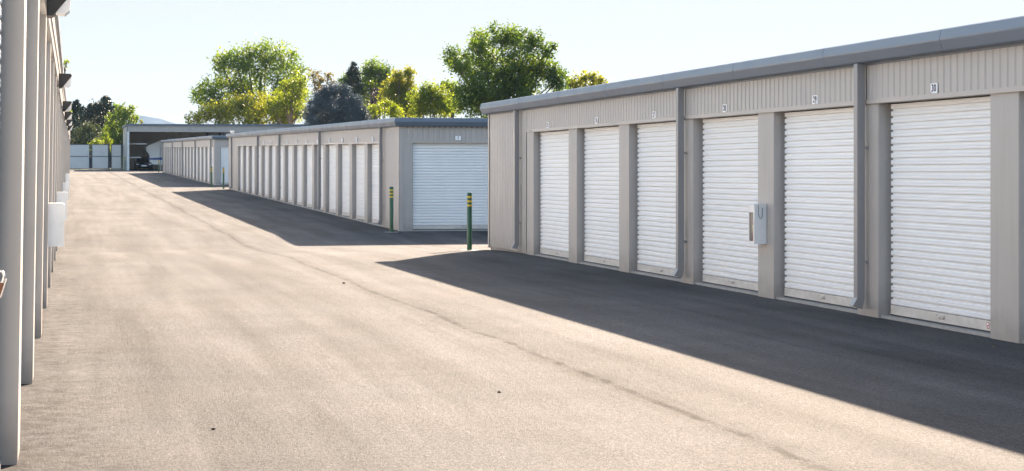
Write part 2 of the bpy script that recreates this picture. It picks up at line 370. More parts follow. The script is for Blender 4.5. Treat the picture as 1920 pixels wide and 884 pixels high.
def pil_mesh(h):
    b = MB(); b.box(0, REC + .07, 0, PW, 0, h); b.box(-.0025, 0, .012, .018, .01, h - .01); 
    o = b.build('pilaster', M['wall']); d = o.data; bpy.data.objects.remove(o); return d
def screws(b, pts, r=.006):
    for x, y, z in pts: b.box(x - .004, x + .002, y - r, y + r, z - r, z + r)

FP = None
def fascia_mesh(prof, x0, x1, y0, y1, zf, step=6.0):
    """gutter profile (outward, z) swept round the building's rectangle"""
    us = list(np.linspace(y0, y1, max(2, int((y1 - y0) / step) + 2)))
    b = MB(); n = len(prof)
    ring = [(x0, y, -1, -1 if i == 0 else (1 if i == len(us) - 1 else 0)) for i, y in enumerate(us)]
    ring += [(x1, y, 1, 1 if i == 0 else (-1 if i == len(us) - 1 else 0)) for i, y in enumerate(us[::-1])]
    for x, y, sx, sy in ring:
        for o, z in prof: b.v.append((x + sx * o, y + sy * o, z + zf(y)))
    m_ = len(ring)
    for i in range(m_):
        j = (i + 1) % m_
        for k in range(n): b.f.append((i*n+k, j*n+k, j*n+(k+1)%n, i*n+(k+1)%n)); b.mi.append(0); b.sm.append(False)
    return b

def building(name, label, X0, Wd, Y0, Y1, yk, opening, hdr, prof, downs, zf, s=1, detail=2, mesh_cache={}, tilt=None, endpanel=None):
    """storage row. local frame: origin at the road-side corner, +Y along the drive, outward -X (mirrored with s=-1).
       yk: world Y of each pilaster's near corner; the shutter lies on the near side of each pilaster"""
    root = empty(name, (X0, Y0, zf(Y0)))
    tag(root, label, 'storage building')
    if s < 0:   # left building: turn half round so that outward is +X; local y runs backwards
        pass
    Z = lambda u: zf(Y0 + u) - zf(Y0)
    Lb = Y1 - Y0
    def put(o): return o
    mir = (lambda v: v)
    bot = prof[0][1]
    # core: side and rear walls, near-black to paint in the gap shade behind the shutters
    b = MB(); n = max(1, int(Lb / 6)); 
    for i in range(n):
        u0, u1 = Lb * i / n, Lb * (i + 1) / n
        for (a0, a1, mi) in ((.20, Wd - .02, 0),):
            z0, z1 = Z(u0), Z(u1); e0 = .2 if i == 0 else 0; e1 = .04 if i == n - 1 else 0
            b.add([(a0,u0+e0,z0-.5),(a1,u0+e0,z0-.5),(a1,u1-e1,z1-.5),(a0,u1-e1,z1-.5),(a0,u0+e0,z0+bot+.1),(a1,u0+e0,z0+bot+.1),(a1,u1-e1,z1+bot+.1),(a0,u1-e1,z1+bot+.1)],
                  [(0,3,2,1),(4,5,6,7)] + ([(0,1,5,4)] if i == 0 else []) + ([(2,3,7,6)] if i == n-1 else []) + [(1,2,6,5),(3,0,4,7)], 0)
    b.build('shade_core', [M['dark']], root, recalc=False)
    # concrete sill following the grade
    sx_ = .03 if hdr < 3 else .085
    b = MB()
    for i in range(n):
        u0, u1 = Lb * i / n, Lb * (i + 1) / n; z0, z1 = Z(u0), Z(u1)
        b.add([(sx_,u0,z0-.3),(.21,u0,z0-.3),(.21,u1,z1-.3),(sx_,u1,z1-.3),(sx_,u0,z0+.032),(.21,u0,z0+.032),(.21,u1,z1+.032),(sx_,u1,z1+.032)],
              [(0,3,2,1),(4,5,6,7),(0,1,5,4),(2,3,7,6),(1,2,6,5),(3,0,4,7)])
    b.build('sill', M['concrete'], root)
    fm = fascia_mesh(prof, 0, Wd, 0, Lb, Z)
    u = 2.9
    while u < Lb - .5 and detail >= 1:      # lapped joints along the gutter
        q = [(-(o_ + .0025), z_) for o_, z_ in prof[2:-3]]; q += [(-(o_ - .02), z_) for o_, z_ in prof[2:-3]][::-1]
        nv = len(q); m_ = nv // 2
        for du in (-.03,):
            vs = [(x_, u + du, z_ + Z(u)) for x_, z_ in q] + [(x_, u - du, z_ + Z(u)) for x_, z_ in q]
            fm.add(vs, [(i, (i + 1) % nv, nv + (i + 1) % nv, nv + i) for i in range(nv)])
            fm.add(vs, [(i, i + 1, nv - 2 - i, nv - 1 - i) for i in range(m_ - 1)] + [(nv + i, nv + i + 1, 2 * nv - 2 - i, 2 * nv - 1 - i) for i in range(m_ - 1)])
        u += 3.05
    fm.build('gutter', M['fascia'], root, bevel=0)
    b = MB()
    for i in range(n):
        u0, u1 = Lb * i / n, Lb * (i + 1) / n; z0, z1 = Z(u0) + prof[-1][1], Z(u1) + prof[-1][1]
        b.add([(0,u0,z0-.05),(Wd,u0,z0-.05),(Wd,u1,z1-.05),(0,u1,z1-.05)], [(0,1,2,3)])
    b.build('roof', M['roof'], root)
    # pilasters and doors
    W = opening
    key = (W, hdr)
    if key not in mesh_cache:
        mesh_cache[key] = (door_mesh(W, hdr, key), rail_mesh(W), seal_mesh(W), pil_mesh(hdr), latch_mesh(), sticker_mesh())
    dm, rm, sm, pm, lm, tm = mesh_cache[key]
    for k, y in enumerate(yk):
        u = y - Y0
        link('pilaster', pm, root, (0, u, Z(u + .3)), bevel=.004 if detail > 1 else 0)
        d = link('shutter_door', dm, root, (REC, u - W, Z(u - W / 2)))
        r_ = link('bottom_rail', rm, d)
        if detail >= 1: link('rubber_seal', sm, d)
        if detail >= 2:
            link('latch', lm, d, (0, W * .5, 0))
            link('warning_sticker', tm, d, (0, W * .1, 0))
    # header: ribbed panel between downspouts with a folded trim under it
    hu0 = min(yk) - Y0 - W - .12; hu1 = max(yk) - Y0 + .0
    cuts = sorted([hu0] + [d - Y0 for d in downs if hu0 + .5 < d - Y0 < hu1 - .5] + [hu1])
    for a, c in zip(cuts[:-1], cuts[1:]):
        corr('header_panel', c - a - .02, hdr + .05, bot + .03, root, (0.0, a + .01, 0), zf=lambda u, a=a: Z(a + u))
        b = MB(); z0, z1 = Z(a), Z(c); x0, x1 = -.030, .20; u0, u1 = a + .008, c - .008
        b.add([(x0,u0,z0+hdr),(x1,u0,z0+hdr),(x1,u1,z1+hdr),(x0,u1,z1+hdr),(x0,u0,z0+hdr+.05),(x1,u0,z0+hdr+.05),(x1,u1,z1+hdr+.05),(x0,u1,z1+hdr+.05)],
              [(0,3,2,1),(4,5,6,7),(0,1,5,4),(2,3,7,6),(1,2,6,5),(3,0,4,7)])
        if detail >= 2:
            u = a + .1
            while u < c - .1: screws(b, [(-.03, u, hdr + .062 + Z(u))], .008); u += .45
        b.build('header_trim', M['trim'], root)
    # plain ribbed wall at both ends
    for (a, c) in ((0.0, hu0), (hu1 + PW, Lb)):
        if c - a > .3:
            corr('wall_panel', c - a, .03, bot + .03, root, (0, a, 0), zf=lambda u, a=a: Z(a + u))
    # corner trims
    for u in (0, Lb):
        sgn = 1 if u == 0 else -1
        b = MB(); b.box(-.026, -.020, u - sgn * .026, u + sgn * .09, .0, bot + .02); b.box(-.026, .09, u - sgn * .026, u - sgn * .020, 0, bot + .02)
        b.build('corner_trim', M['trim'], root, (0, 0, Z(u)))
    # header end of the pilaster zone: close the wall over the last pilaster
    corr('wall_panel', PW + .02, hdr, bot + .03, root, (0, hu1, 0), zf=lambda u: Z(hu1 + u))
    # screws in the plain wall panels
    if detail >= 2:
        b = MB()
        for (a, c) in ((0.0, hu0), (hu1 + PW, Lb)):
            if c - a < .5: continue
            for z in (.9, 1.55, 2.3):
                u = a + .345
                while u < c - .1: screws(b, [(-.018, u, z + Z(u))], .007); u += .6
        if b.v: tag(b.build('wall_screw', M['zinc'], root), kind='stuff')
    # downspouts
    for d in downs:
        u = d - Y0; b = MB(); x0, x1, hw = -.145, -.05, .052
        b.prism([(x0, bot + .02), (x1, bot + .02), (x1, .20), (x1 - .03, .085), (x0 - .055, .12), (x0, .21)], 'y', u - hw, u + hw)
        b.box(x1 + .001, -.019, u - hw - .012, u + hw + .012, 1.9, 1.93); b.box(x1 + .001, -.019, u - hw - .012, u + hw + .012, .6, .63)
        b.build('downspout', M['spout'], root, (0, 0, Z(u)), bevel=.004 if detail > 1 else 0)
    # road-far side: ribbed rear wall
    b = MB(); b.box(Wd - .019, Wd, 0.01, Lb - .01, -.2, bot + .03) if abs(Z(Lb)) < .05 else None
    if b.v: b.build('rear_wall', M['panel'], root)
    else:
        o = corr('rear_wall', Lb, .0, bot + .03, root, (Wd, 0, 0), pitch=.6, zf=Z)
    return root, Z

PROF_R = [(-.02, 2.845), (.012, 2.845), (.012, 2.87), (.120, 2.87), (.135, 2.885), (.170, 2.985), (.172, 3.0), (.150, 3.095), (.140, 3.105), (.06, 3.108), (.055, 3.07), (-.02, 3.07)]
def end_wall(root, X0_, Wd, doors, W, hdr, bot, key):
    """gable end facing the camera: local y=0 plane, outward -Y; doors = local x of each door's left edge"""
    dm, rm, sm, lm, tm = key
    x = .09
    for dx in doors:
        x0 = x; x1 = dx
        b = MB(); b.box(x0 + .002, x1, -.018, .10, 0, hdr); b.build('end_pilaster', M['wall'], root, bevel=.004)
        d = link('shutter_door', dm, root, (dx + W, .07, 0), (0, 0, R(90)))
        link('bottom_rail', rm, d); link('rubber_seal', sm, d); link('latch', lm, d, (0, W * .5, 0)); link('warning_sticker', tm, d, (0, W * .1, 0))
        x = dx + W
    b = MB(); b.box(x, Wd, -.018, .10, 0, hdr); b.build('end_pilaster', M['wall'], root, bevel=.004)
    b = MB(); b.box(.0, Wd, -.028, .10, hdr, hdr + .04); b.build('header_trim', M['trim'], root)
    corr('header_panel', Wd - .1, hdr + .04, bot + .03, root, (Wd - .01, -.002, 0), (0, 0, R(90)))
    b = MB(); b.box(0.01, Wd, -.05, .11, -.3, .03); b.build('sill', M['concrete'], root)

# ---- near right building (shutters 25 to 30)
XR = 8.86
ykR = [16.24 + 3.18 * k for k in range(-3, 7)]
near_b, _ = building('storage_building', 'long beige storage building on the right with white shutters numbered 25 to 30', XR, 9.2, 2.5, 39.25,
    ykR, 2.61, 2.41, PROF_R, [36.35, 26.1, 19.72, 10.3], lambda Y: 0.0, detail=2)
# ---- middle building (end door number 1)
zm = lambda Y: .0114 * (Y - 50.4)
ykM = [56.0 + 3.14 * k for k in range(15)]
mid_b, Zm = building('storage_building', 'beige storage row in the middle distance with wide shutter 1 on its end wall', XR, 9.2, 50.4, 105.4,
    ykM, 2.56, 2.41, PROF_R, [52.95, 66.3, 79.2, 88.4, 102.8], zm, detail=1)
big = (door_mesh(3.05, 2.43, 'b', .02), rail_mesh(3.05, .02), seal_mesh(3.05, .02), latch_mesh(), sticker_mesh())
end_wall(mid_b, XR, 9.2, [.36, 5.0], 3.05, 2.42, 2.845, big)
# ---- far building
ykF = [123.4 + 3.14 * k for k in range(16)]
ykF = [121.8 + 3.70 * k for k in range(16)]
far_b, _ = building('storage_building', 'smallest and farthest storage row whose near end stands behind two green bollards', XR + .12, 9.2, 117.6, 182.5,
    ykF, 3.1, 2.41, PROF_R, [119.5, 134.5, 149.7, 164.1, 180.2], lambda Y: .0114 * (Y - 51), detail=0)
end_wall(far_b, XR, 9.2, [.36, 5.0], 3.05, 2.42, 2.845, big)
b = MB(); b.tube([(1.6, 6, 2.9), (1.6, 6, 3.45)], .06, 10); b.tube([(1.6, 6, 3.40), (1.6, 6, 3.55)], .14, 12)
b.build('roof_vent', M['zinc'], far_b)
# ---- left building: tall row, leaning a hair towards the drive
PROF_L = [(-.02, 3.74), (.03, 3.74), (.055, 3.76), (.062, 3.88), (.05, 3.95), (.0, 3.96), (-.02, 3.9)]
ykL = [10.84 + 4.09 * k for k in range(-2, 42)]
LX, LY0, LY1 = -.303, 0.2, 186.0
# built as a right-hand row, then its meshes are mirrored in x
cache_l = {}
left_b, ZL = building('storage_building', 'tall storage row along the left edge with sunlit pilasters and black wall lights', LX, 9.0, LY0, LY1,
    ykL, 3.3, 3.2, PROF_L, [], lambda Y: 0.0 if Y < 51 else .0114 * (Y - 51), detail=1, mesh_cache=cache_l)
seen = set()
for ch in kids[left_b.name]:
    for o in [ch] + kids.get(ch.name, []):
        if o.data.name in seen: continue
        seen.add(o.data.name); o.data.transform(Matrix.Diagonal((-1, 1, 1, 1))); o.data.flip_normals()
    ch.location.x *= -1
left_b.location.x = LX + .0029 * LY0
left_b.rotation_euler = (0, .015, -.0029)
def left_pt(Y, out_, z):
    """point on the left building's face, 'out_' metres proud of the pilasters"""
    u = Y - LY0
    return left_b.matrix_basis @ Vector((out_, u, z + ZL(u)))
bpy.context.view_layer.update()

# ------------------------------------------------------------------ number plates
def text_mesh(s, size):
    c = bpy.data.curves.new('digits', 'FONT'); c.body = s; c.size = size; c.align_x = 'CENTER'; c.align_y = 'CENTER'
    c.extrude = .0012; c.offset = size * .024; c.resolution_u = 4; c.space_character = 1.08
    o = bpy.data.objects.new('tmp', c); col.objects.link(o); bpy.context.view_layer.update()
    me = bpy.data.meshes.new_from_object(o.evaluated_get(bpy.context.evaluated_depsgraph_get()))
    bpy.data.objects.remove(o); bpy.data.curves.remove(c); me.materials.clear(); me.materials.append(M['ink']); return me
def plate(loc, rot, txt, label, w_=.155, h_=.105, group='white number plates above the shutters'):
    r = empty('number_plate', loc, rot); tag(r, label, 'number plate', group)
    b = MB(); b.box(-w_/2, w_/2, -.004, .0, -h_/2, h_/2); b.build('plate', M['plate'], r)
    if txt:
        me = text_mesh(txt, .106); me.transform(Matrix.Rotation(R(90), 4, 'X') @ Matrix.Diagonal((.98, 1, 1, 1)))
        link('digits', me, r, (0, -.0056, 0))
    return r
for n, Y in ((30, 18.01), (29, 21.21), (28, 24.41), (27, 27.61), (26, 30.82), (25, 34.19)):
    plate((XR - .0125, Y, 2.517), (0, 0, R(-90)), str(n), 'white plate with navy number %d above its white shutter' % n)
# plate faces the camera on the end wall
plate((XR + 1.63, 50.4 - .035, 2.555), (0, 0, 0), '1', 'white plate with number 1 above the wide end shutter', .16, .11)
names = ['first', 'second', 'third', 'fourth', 'fifth', 'sixth', 'seventh', 'eighth', 'ninth', 'tenth', 'eleventh', 'twelfth', 'thirteenth', 'fourteenth', 'fifteenth']
b = MB(); b.box(-.05, .05, -.03, 0, -.055, .10); blade = b.build('p', M['plate']); bmesh_plate = blade.data; bpy.data.objects.remove(blade)
for i, y in enumerate(ykM):
    if i > 11: continue
    o = link('number_plate', bmesh_plate, None, (XR - .022, y - 1.25, 2.50 + zm(y)), (0, 0, R(-90)))
    tag(o, 'tiny white plate above the %s narrow shutter from the near end of the middle row' % names[i], 'number plate', 'small plates on the middle row')

# ------------------------------------------------------------------ bollards
def bollard(X, Y, label, h=1.23, r=.053):
    root = empty('bollard', (X, Y, terr(Y))); tag(root, label, 'bollard', 'green bollards with yellow bands')
    b = MB(); b.tube([(0, 0, -.02), (0, 0, h - .012), (0, 0, h)], [r, r, r * .82], 20); b.build('post', M['green'], root)
    for z in (h - .115, h - .205, h - .295):
        b = MB(); b.tube([(0, 0, z), (0, 0, z + .04)], r + .0018, 20); b.build('yellow_band', M['yellow'], root)
    b = MB(); b.tube([(0, 0, -.02), (0, 0, .006)], .2, 20, smooth=False); b.build('footing', M['concrete'], root)
    return root
bollard(8.55, 49.9, 'green bollard with yellow bands in front of the middle row corner')
bollard(8.36, 38.95, 'nearest green bollard with yellow bands beside the near right building')
p, _ = px_at(398, 351, 110); bollard(p.x, 110.5, 'distant green bollard at the corner of the farthest row')
p, _ = px_at(419, 351, 106.3); bollard(p.x, 106.3, 'distant green bollard beside the far end of the middle row')
p, _ = px_at(298, 324, 183.5); bollard(p.x, 184.0, 'faint bollard by the carport opening at the far end')
p, _ = px_at(234.5, 320, 198.7); bollard(p.x, 198.5, 'bollard against the left outer wall of the carport', 1.4)

# ------------------------------------------------------------------ extinguisher cabinets
def cabinet(X, Y, Z0, s, label, w_=.22, d_=.155, h_=.52, ext=True, rot=None):
    """box on a wall, depth d_ out to the drive; s=-1 faces -X, s=+1 faces +X"""
    root = empty('fire_cabinet', (X, Y, Z0), rot or (0, 0, 0)); tag(root, label, 'cabinet', 'fire extinguisher cabinets')
    t = .008; b = MB()
    b.box(0, s * t, 0, w_, 0, h_); b.box(s * t, s * d_, 0, t, 0, h_); b.box(s * t, s * d_, w_ - t, w_, 0, h_)
    b.box(s * t, s * d_, t, w_ - t, 0, t); b.box(s * t, s * (d_ + .006), -.004, w_ + .004, h_ - t, h_ + .004); b.build('body', M['box'], root)
    b = MB(); f = .035; a0, a1 = s * (d_ + .001), s * (d_ + .014)
    b.box(a0, a1, 0, f, 0, h_ - .012); b.box(a0, a1, w_ - f, w_, 0, h_ - .012); b.box(a0, a1, f, w_ - f, 0, f); b.box(a0, a1, f, w_ - f, h_ - .11, h_ - .012)
    b.build('door_frame', M['white'], root)
    b = MB(); b.box(s * (d_ + .004), s * (d_ + .008), f, w_ - f, f, h_ - .11); b.build('window', M['glass'], root)
    b = MB() if ext else None
    if ext: b.tube([(s * .115, -.007, h_ - .01), (s * .115, -.01, h_ - .12), (s * .105, -.012, h_ - .17), (s * .085, -.012, h_ - .19), (s * .065, -.012, h_ - .16), (s * .058, -.01, h_ - .05)][::1], .0035, 6)
    b and b.build('break_glass_hook', M['black'], root)
    if ext:
        e = empty('fire_extinguisher', (X + s * .08, Y + w_ / 2, Z0 + t)); tag(e, 'red fire extinguisher inside the wall cabinet between shutters 28 and 29', 'fire extinguisher')
        b = MB(); b.tube([(0, 0, 0), (0, 0, .27), (0, 0, .32), (0, 0, .34)], [.062, .062, .04, .018], 18); b.build('cylinder', M['redpaint'], e)
        b = MB(); b.tube([(0, 0, .14), (0, 0, .24)], .0635, 18, cap=False); b.build('paper_label', mat('label_paper', (.75, .66, .35), .5, noise=.2, nscale=30), e)
        b = MB(); b.tube([(0, 0, .335), (0, 0, .37)], .02, 10); b.box(-.012, .012, -.07, .03, .37, .382); b.box(-.012, .012, -.075, .02, .395, .405); b.build('valve', M['black'], e)
    return root
cabinet(XR - .005, 22.85, .70, -1, 'grey extinguisher cabinet with window on the pilaster between shutters 28 and 29')
for Y, lb in ((21.2, 'large grey cabinet on the left building nearest the camera'), (37.0, 'second grey cabinet along the left building just behind the nearest one'),
              (57.5, 'third grey cabinet far along the left building'), (78, 'most distant grey cabinet on the left building')):
    Yp = min(ykL, key=lambda q: abs(q - Y)); p = left_pt(Yp + .05, .004, .74)
    c = cabinet(p.x, p.y, p.z, 1, lb, d_=.175, ext=False, rot=(0, .015, -.0029))

# ------------------------------------------------------------------ wall lights on the left building
def wall_light(Y, label, z=3.26):
    p = left_pt(Y, .035, z); root = empty('wall_light', p, (0, .015, -.0029)); tag(root, label, 'wall light', 'black wall lights on the left building')
    hw = .17
    b = MB(); b.prism([(-.02, -.12), (.03, -.12), (.06, -.09), (.20, .10), (.21, .125), (.19, .14), (-.02, .14)], 'y', -hw, hw); b.build('housing', M['black'], root, bevel=.006)
    b = MB(); b.prism([(.064, -.088), (.15, -.10), (.195, -.06), (.205, .09)], 'y', -hw + .02, hw - .02); b.build('lens', M['lens'], root)
    return root
for Y, lb in ((18.6, 'nearest black wall light at the top edge left of the photo'), (34.6, 'first whole black wall light below the left roof edge'),
              (48.2, 'second whole black wall light along the left building'), (60, 'third whole black wall light along the left building'),
              (76, 'small distant wall light just beyond the third on the left building'), (95, 'smallest wall light at the far end of the left building')):
    wall_light(Y, lb)
# padlock on the nearest left shutter, cut by the frame edge
p = left_pt(8.05, -.018, 1.19); r = empty('padlock', p, (0, .3, 0)); tag(r, 'brown padlock hanging at the left edge of the photo', 'padlock')
b = MB(); b.box(-.03, .028, -.012, .012, -.055, .0); b.build('lock_body', M['brass'], r, bevel=.004)
b = MB(); b.tube([(-.02, 0, .0), (-.02, 0, .03), (-.008, 0, .045), (.008, 0, .045), (.02, 0, .03), (.02, 0, .0)], .005, 8); b.build('shackle', M['zinc'], r)
b = MB(); b.box(.029, .033, -.016, .016, -.06, .02); b.build('hasp', M['zinc'], r)

# ------------------------------------------------------------------ carport with gates
CY = 200.0; cz = terr(CY)
cp = empty('carport', (6.15, CY, cz)); tag(cp, 'tall open steel carport sheltering a car and trailer at the far end', 'carport')
CW, CD, CHt, COp = 30.0, 13.0, 4.9, 4.15
corr('left_wall', CD, 0, CHt - .1, cp, (0, 0, 0), pitch=.3)
corr('rear_wall', CW, 0, CHt - .1, cp, (CW, CD, 0), (0, 0, R(90)), pitch=.3, m=M['inner'])
corr('right_wall', CD, 0, CHt - .1, cp, (CW, 0, 0), pitch=.3)
corr('header_panel', CW - .05, COp, CHt - .15, cp, (CW, -.01, 0), (0, 0, R(90)), pitch=.3)
b = MB(); b.box(-.05, CW, -.03, .12, COp - .08, COp); b.build('header_trim', M['trim'], cp)
b = MB(); b.prism([(-.10, CHt - .2), (-.14, CHt - .05), (-.08, CHt), (CW + .1, CHt + .1), (CW + .1, CHt - .15)], 'y', -.14, -.03)
b.box(-.14, -.02, -.03, CD, CHt - .2, CHt - .02); b.build('gutter', M['fascia'], cp)
b = MB(); b.add([(0, 0, CHt - .12), (CW, 0, CHt - .12), (CW, CD, CHt - .12), (0, CD, CHt - .12)], [(0, 1, 2, 3)]); b.build('roof', M['roof'], cp)
b = MB(); b.box(.02, .24, -.06, .2, 0, COp - .08); b.build('corner_post', M['white'], cp)
for x in (10.0, 20.0, 29.7):
    b = MB(); b.box(x, x + .22, .1, .35, 0, CHt - .2); b.build('post', M['post'], cp)
for x in (9.2, 10.6, 14.6):
    b = MB(); b.box(x, x + .16, CD - .3, CD - .1, 0, CHt - .2); b.build('rear_column', M['post'], cp)
for z, l_ in ((2.78, 2.1), (1.34, 1.5)):
    b = MB(); b.box(.25, l_, 1.5, 1.56, z, z + .09); b.build('girt', M['white'], cp)
for x in (3.6, 5.2):
    b = MB(); b.box(x, x + .07, 3.2, 3.27, 0, 2.8); b.build('rack_pole', M['fence'], cp)

# car
c = empty('parked_car', (8.0, CY + 2.3, terr(CY + 2.3))); tag(c, 'dark sedan facing the drive in the shade of the carport', 'car')
def loft(b, secs, mi=0):
    n = len(secs[0]); vs = [p for s_ in secs for p in s_]
    fs = [(i*n+k, i*n+(k+1)%n, (i+1)*n+(k+1)%n, (i+1)*n+k) for i in range(len(secs)-1) for k in range(n)]
    fs += [tuple(range(n))[::-1], tuple((len(secs)-1)*n + k for k in range(n))]; b.add(vs, fs, mi, True)
def sec(y, hw, z0, z1, r=.12):
    return [(-hw + r, y, z0), (hw - r, y, z0), (hw, y, z0 + r), (hw, y, z1 - r), (hw - r, y, z1), (-hw + r, y, z1), (-hw, y, z1 - r), (-hw, y, z0 + r)]
b = MB(); loft(b, [sec(0, .70, .35, .62), sec(.15, .82, .25, .74), sec(1.1, .89, .2, .90), sec(1.5, .9, .2, .94), sec(3.6, .9, .2, .96), sec(4.3, .86, .25, .95), sec(4.5, .75, .35, .85)]); b.build('body', M['carpaint'], c)
b = MB(); loft(b, [sec(1.25, .76, .85, .93, .03), sec(1.95, .64, .9, 1.40, .1), sec(3.1, .64, .9, 1.42, .1), sec(3.95, .74, .85, .96, .03)]); b.build('cabin_glass', M['tint'], c)
b = MB(); b.box(-.52, .52, 2.0, 3.0, 1.395, 1.43); b.build('roof', M['carpaint'], c, bevel=.01)
for sx in (-1, 1):
    b = MB(); b.box(sx * .5, sx * .78, .02, .13, .58, .68); b.build('headlight', M['lens'], c, bevel=.01)
    for y in (.85, 3.55):
        b = MB(); b.tube([(sx * .72, y, .32), (sx * .92, y, .32)], .32, 18); wl = b.build('wheel', M['tyre'], c)
        b = MB(); b.tube([(sx * .9, y, .32), (sx * .925, y, .32)], .2, 14); b.build('rim', M['zinc'], wl)
    b = MB(); b.box(sx * .9, sx * 1.02, 1.5, 1.62, .92, 1.04); b.build('mirror', M['carpaint'], c)
b = MB(); b.box(-.26, .26, -.012, .0, .42, .53); b.build('licence_plate', M['plate'], c)

# trailer
tz = terr(CY + 5); t = empty('camper_trailer', (8.6, CY + 3.2, tz)); tag(t, 'white camper trailer with a rounded roof parked under the carport', 'trailer')
b = MB(); side = [(0, .55), (5.9, .55), (6.2, .9), (6.2, 3.0), (5.9, 3.25), (1.2, 3.2), (.1, 2.75), (-.35, 2.5), (-.35, 2.1), (0, 1.6)]
b.prism(side, 'y', 0, 2.4); b.build('body', M['white'], t, bevel=.06)
for x0, x1, z0, z1 in ((1.35, 1.65, 1.5, 2.4), (2.0, 2.15, 1.6, 2.3), (3.4, 4.1, 1.7, 2.5), (4.6, 5.4, 1.7, 2.4)):
    b = MB(); b.box(x0, x1, -.02, .0, z0, z1); b.build('window', M['tint'], t)
b = MB(); b.prism([(-.2, 1.25), (1.2, 1.35), (2.6, 1.25), (3.1, 1.75), (3.3, 1.9), (2.9, 1.2), (2.2, 1.05), (0, 1.1)], 'y', -.015, 0.0); b.build('blue_stripe', M['blue'], t)
b = MB(); b.box(2.0, 2.7, .6, 1.6, 3.2, 3.38); b.build('roof_unit', M['white'], t, bevel=.03)
for x in (3.6, 4.4):
    for y in (.02, 2.2):
        b = MB(); b.tube([(x, y, .34), (x, y + .2, .34)], .34, 16); b.build('wheel', M['tyre'], t)
b = MB(); b.tube([(-.2, 1.2, .45), (-1.2, 1.2, .45)], .05, 8); b.tube([(-.9, 1.2, .0), (-.9, 1.2, .6)], .035, 8); b.build('hitch', M['black'], t)

# gates
GY = 210.0; gz = terr(GY)
def gate(x0, x1, label, h=2.72):
    r = empty('steel_gate', (x0, GY, gz)); tag(r, label, 'gate', 'grey steel gate panels closing the drive')
    w_ = x1 - x0
    corr('sheet', w_ - .1, .12, h, r, (w_ - .05, 0, 0), (0, 0, R(90)), m=M['fence'], pitch=.2)
    b = MB(); b.box(0, .07, -.05, .03, .02, h + .06); b.box(w_ - .07, w_, -.05, .03, .02, h + .06)
    b.box(.07, w_ - .07, -.045, .025, h * .52, h * .52 + .06); b.box(.07, w_ - .07, -.045, .025, h, h + .06); b.box(.07, w_ - .07, -.045, .025, .05, .12)
    b.build('frame', M['post'], r)
gate(.22, 2.46, 'leftmost grey gate panel next to the left building')
gate(2.66, 4.49, 'middle grey gate panel between two dark posts')
gate(4.74, 5.88, 'narrow grey gate panel beside the carport wall')
for x, lb in ((2.57, 'dark steel post between the leftmost and middle gate panels'), (4.56, 'dark steel post left of the narrow gate panel'), (5.96, 'dark steel post between the narrow gate and the carport')):
    b = MB(); b.box(-.06, .06, -.06, .06, -.1, 2.85); b.box(-.075, .075, -.075, .075, 2.85, 2.88)
    tag(b.build('gate_post', M['post'], None, (x, GY, gz)), lb, 'post', 'dark gate posts')
b = MB(); b.box(-.12, .12, -.1, .1, 0, 3.6); tag(b.build('gate_post', M['post'], None, (.06, GY, gz)), 'tall dark post where the gate meets the left building', 'post', 'dark gate posts')
fr = empty('steel_fence', (6.05, GY, gz)); tag(fr, 'short grey steel fence strip behind the carport corner', 'fence')
corr('sheet', 1.6, .1, 2.7, fr, (1.6, .05, 0), (0, 0, R(90)), m=M['fence'], pitch=.2)
b = MB(); b.box(0, 1.6, .06, .12, 1.4, 1.47); b.build('rail', M['post'], fr)

# ------------------------------------------------------------------ mountain
def ridge(name, dist, pts, m, label):
    b = MB(); xs = np.arange(-200, 1500, 12); rnd = random.Random(3)
    top = np.interp(xs, [p[0] for p in pts], [p[1] for p in pts])
    n = len(xs)
    for i, (x, y) in enumerate(zip(xs, top)):
        p, s_ = px_at(x, y + rnd.uniform(-.5, .5), dist); q, _ = px_at(x, 330, dist)
        b.v += [(p.x, p.y, p.z), (p.x * .96, p.y * .96, (p.z + 2) * .5 + rnd.uniform(-10, 10)), (q.x * .86, q.y * .86, -5), (p.x * 1.15, p.y * 1.15, -5)]
    for i in range(n - 1):
        for k in range(4): b.f.append((4*i+k, 4*i+4+k, 4*i+4+(k+1)%4, 4*i+(k+1)%4)); b.mi.append(0); b.sm.append(True)
    return tag(b.build(name, m), label, None, None, 'structure')
M['mount'] = mat('mountain_haze_blue', (.06, .08, .10), .95, noise=.3, nscale=.01, spec=0)  # base tinted blue: part of the distance haze is painted into it
ridge('hills', 6000, [(-200, 262), (60, 240), (180, 232), (240, 216), (268, 217), (300, 223), (340, 236), (480, 262), (700, 275), (1500, 290)], M['mount'], 'pale blue mountain ridge far behind the carport')

